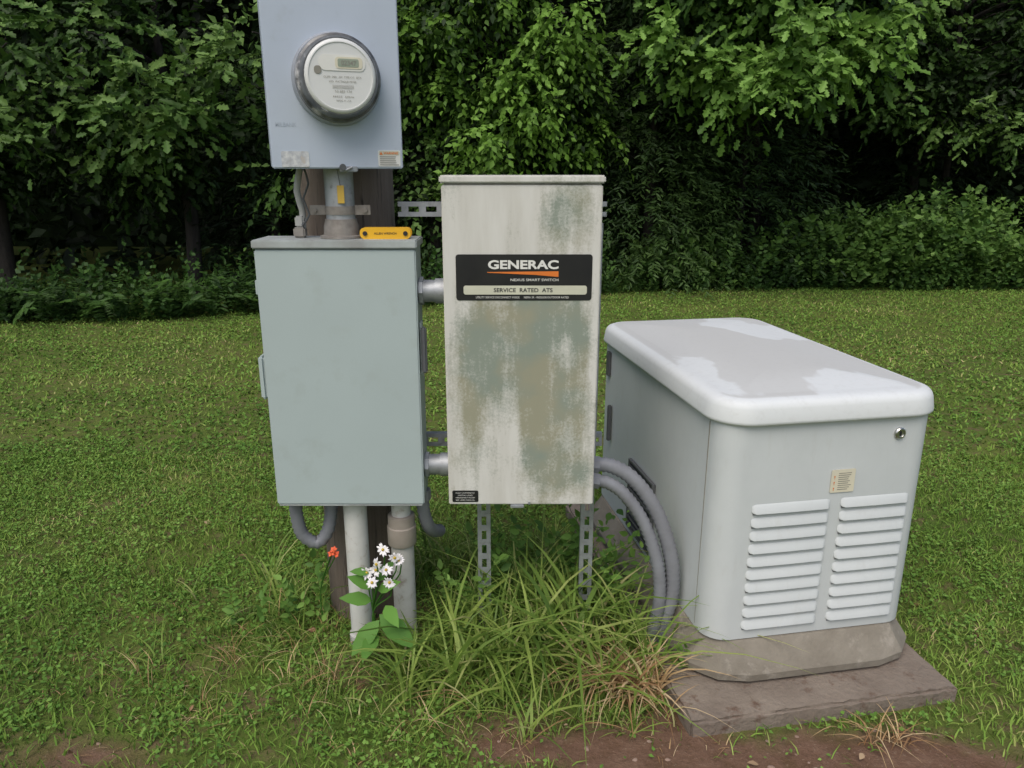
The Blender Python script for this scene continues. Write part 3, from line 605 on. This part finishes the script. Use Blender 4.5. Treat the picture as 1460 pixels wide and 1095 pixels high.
tree('oak_tree',(-7.9,8.4),(-8.0,8.4,2.8),(1.4,1.2,2.4),22,26,7,.13,'oak',rb=.4)
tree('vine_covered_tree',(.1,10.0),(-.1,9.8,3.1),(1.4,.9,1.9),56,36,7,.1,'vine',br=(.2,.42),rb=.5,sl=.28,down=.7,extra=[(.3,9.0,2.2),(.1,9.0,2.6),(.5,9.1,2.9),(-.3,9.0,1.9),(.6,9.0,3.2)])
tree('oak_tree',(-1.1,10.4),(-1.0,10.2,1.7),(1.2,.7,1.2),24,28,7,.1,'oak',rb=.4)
def cedar(base,h,rw,n=1500,rb=.5):
    A_=Asm('cedar_tree',(base[0],base[1],0)); z=h*(1-rng.random(n)**.75*.97); az=rng.uniform(0,2*np.pi,n); r=rw*(1-z/h)**.7*rng.uniform(.25,1,n)
    O=np.stack([base[0]+np.cos(az)*r,base[1]+np.sin(az)*r,z],-1); D_=np.stack([np.cos(az),np.sin(az),rng.normal(.0,.35,n)],-1)
    clr=.7*vn(O[:,0],O[:,2],1.9,51)+.15
    P=sprigs(O,D_,.42,11,.1,clr+rng.normal(rb-.5,.1,n),(0,-.4,.7),.45,.35,.8)
    A_.add(inst('foliage',place(LANCE,P[0],P[1],P[2],P[3]),LANCE[1],P[4],LM['cedar']))
    cyl('trunk',(base[0],base[1],-.2),(base[0],base[1],h*.95),.09,BARK,A_,12,r2=.015)
cedar((1.9,10.5),4.6,1.3,1900,.75); cedar((3.3,11.0),4.4,1.4,1700,.65); cedar((-3.2,10.2),3.0,1.2,900,.35); cedar((.6,11.0),3.6,1.2,1000,.45); cedar((6.4,12.2),4.2,1.4,1000,.4)
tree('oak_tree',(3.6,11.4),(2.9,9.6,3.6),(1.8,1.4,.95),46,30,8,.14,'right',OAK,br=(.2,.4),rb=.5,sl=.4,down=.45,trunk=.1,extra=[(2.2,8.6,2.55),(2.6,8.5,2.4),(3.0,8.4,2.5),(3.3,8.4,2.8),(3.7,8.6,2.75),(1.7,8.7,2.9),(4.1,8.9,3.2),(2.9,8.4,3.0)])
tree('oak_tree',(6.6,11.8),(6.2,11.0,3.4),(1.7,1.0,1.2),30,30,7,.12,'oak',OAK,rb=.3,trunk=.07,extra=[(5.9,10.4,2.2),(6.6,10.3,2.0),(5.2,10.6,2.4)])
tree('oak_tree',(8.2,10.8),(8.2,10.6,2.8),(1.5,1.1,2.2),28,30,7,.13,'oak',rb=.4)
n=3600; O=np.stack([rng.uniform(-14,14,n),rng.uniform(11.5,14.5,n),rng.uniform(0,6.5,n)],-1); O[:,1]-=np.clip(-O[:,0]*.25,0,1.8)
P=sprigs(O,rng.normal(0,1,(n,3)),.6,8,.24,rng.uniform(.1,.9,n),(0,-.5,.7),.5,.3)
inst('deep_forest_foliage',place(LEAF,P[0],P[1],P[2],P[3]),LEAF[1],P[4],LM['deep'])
n=2600; O=np.stack([rng.uniform(-14,14,n),rng.uniform(9.6,15,n),rng.uniform(4.8,7.5,n)],-1)  # unseen leaf layer added overhead to keep the woods below dark
P=sprigs(O,rng.normal(0,1,(n,3)),.6,8,.3,rng.uniform(.2,.9,n),(0,-.3,.9),.5,.3)
inst('canopy_light_blocker',place(LEAF,P[0],P[1],P[2],P[3]),LEAF[1],P[4],LM['cedar'])
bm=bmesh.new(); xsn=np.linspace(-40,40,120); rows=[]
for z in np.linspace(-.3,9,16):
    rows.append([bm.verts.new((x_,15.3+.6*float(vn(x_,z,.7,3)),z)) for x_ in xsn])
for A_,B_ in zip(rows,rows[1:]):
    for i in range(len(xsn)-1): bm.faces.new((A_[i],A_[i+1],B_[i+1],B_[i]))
mesh_ob('dark_forest_backdrop',bm,M('forest_shade_tone',(.006,.01,.004),(.014,.024,.008),1.,scale=3,bmp=.8,bscale=8,spec=.05),smooth=True)  # backing sheet, its near-black colour stands in for shade between the trees
def edge_y(x): return np.interp(x,[-9,-5.5,-2.5,0,1.6,4,7,9],[7.5,7.55,8.0,9.0,9.6,9.8,9.9,9.9])
P=[]
n=1650; x=rng.uniform(-9,9,n); y=edge_y(x)+.5*(fbm(x,x*0,1.2,5)-.5)+rng.exponential(.45,n)-.1
for a0 in range(3):
    sel=slice(a0*550,(a0+1)*550); O=np.stack([x[sel],y[sel],gh(x[sel],y[sel])],-1); D_=np.stack([rng.normal(0,.35,550),rng.normal(-.15,.25,550),np.ones(550)],-1)
    P.append(sprigs(O,D_,(.2,.4,.7)[a0],14,.07,.05+.7*vn(x[sel],y[sel],1.3,88),(0,-.5,.8),.45,.15,1.))
for cx,n,hz in ((5.0,330,.65),(6.0,120,.85),(2.6,110,.3),(6.9,120,.3)):
    x=rng.normal(cx,.8 if n>200 else .45,n); y=rng.uniform(9.7,10.6,n); O=np.stack([x,y,gh(x,y)+rng.uniform(0,hz,n)],-1)
    D_=np.stack([rng.normal(0,.5,n),rng.normal(-.3,.3,n),np.ones(n)],-1); P.append(sprigs(O,D_,.6,16,.1,.6+.35*vn(x,y,1.5,8),(0,-.5,.8),.45,.15,1.))
P=[np.concatenate([p[i] for p in P]) for i in range(5)]
inst('underbrush',place(LEAF,P[0],P[1],P[2],P[3],1.2),LEAF[1],P[4],leafmat('underbrush_leaves',[(0,(.016,.038,.01)),(.5,(.05,.115,.023)),(1,(.17,.3,.065))],.25))
n=150; x=rng.uniform(-6,-1.7,n); y=edge_y(x)+rng.uniform(-.15,.5,n); O=np.stack([x,y,gh(x,y)],-1); D_=np.stack([rng.normal(0,.6,n),rng.normal(-.3,.3,n),np.ones(n)],-1)
P=sprigs(O,D_,.65,26,.11,rng.uniform(.2,.7,n),(0,-.5,.8),.2,.35,1.3)
inst('fern_fronds',place(LANCE,P[0],P[1],P[2],P[3]),LANCE[1],P[4],leafmat('fern_leaves',[(0,(.02,.05,.012)),(1,(.08,.17,.03))],.25))
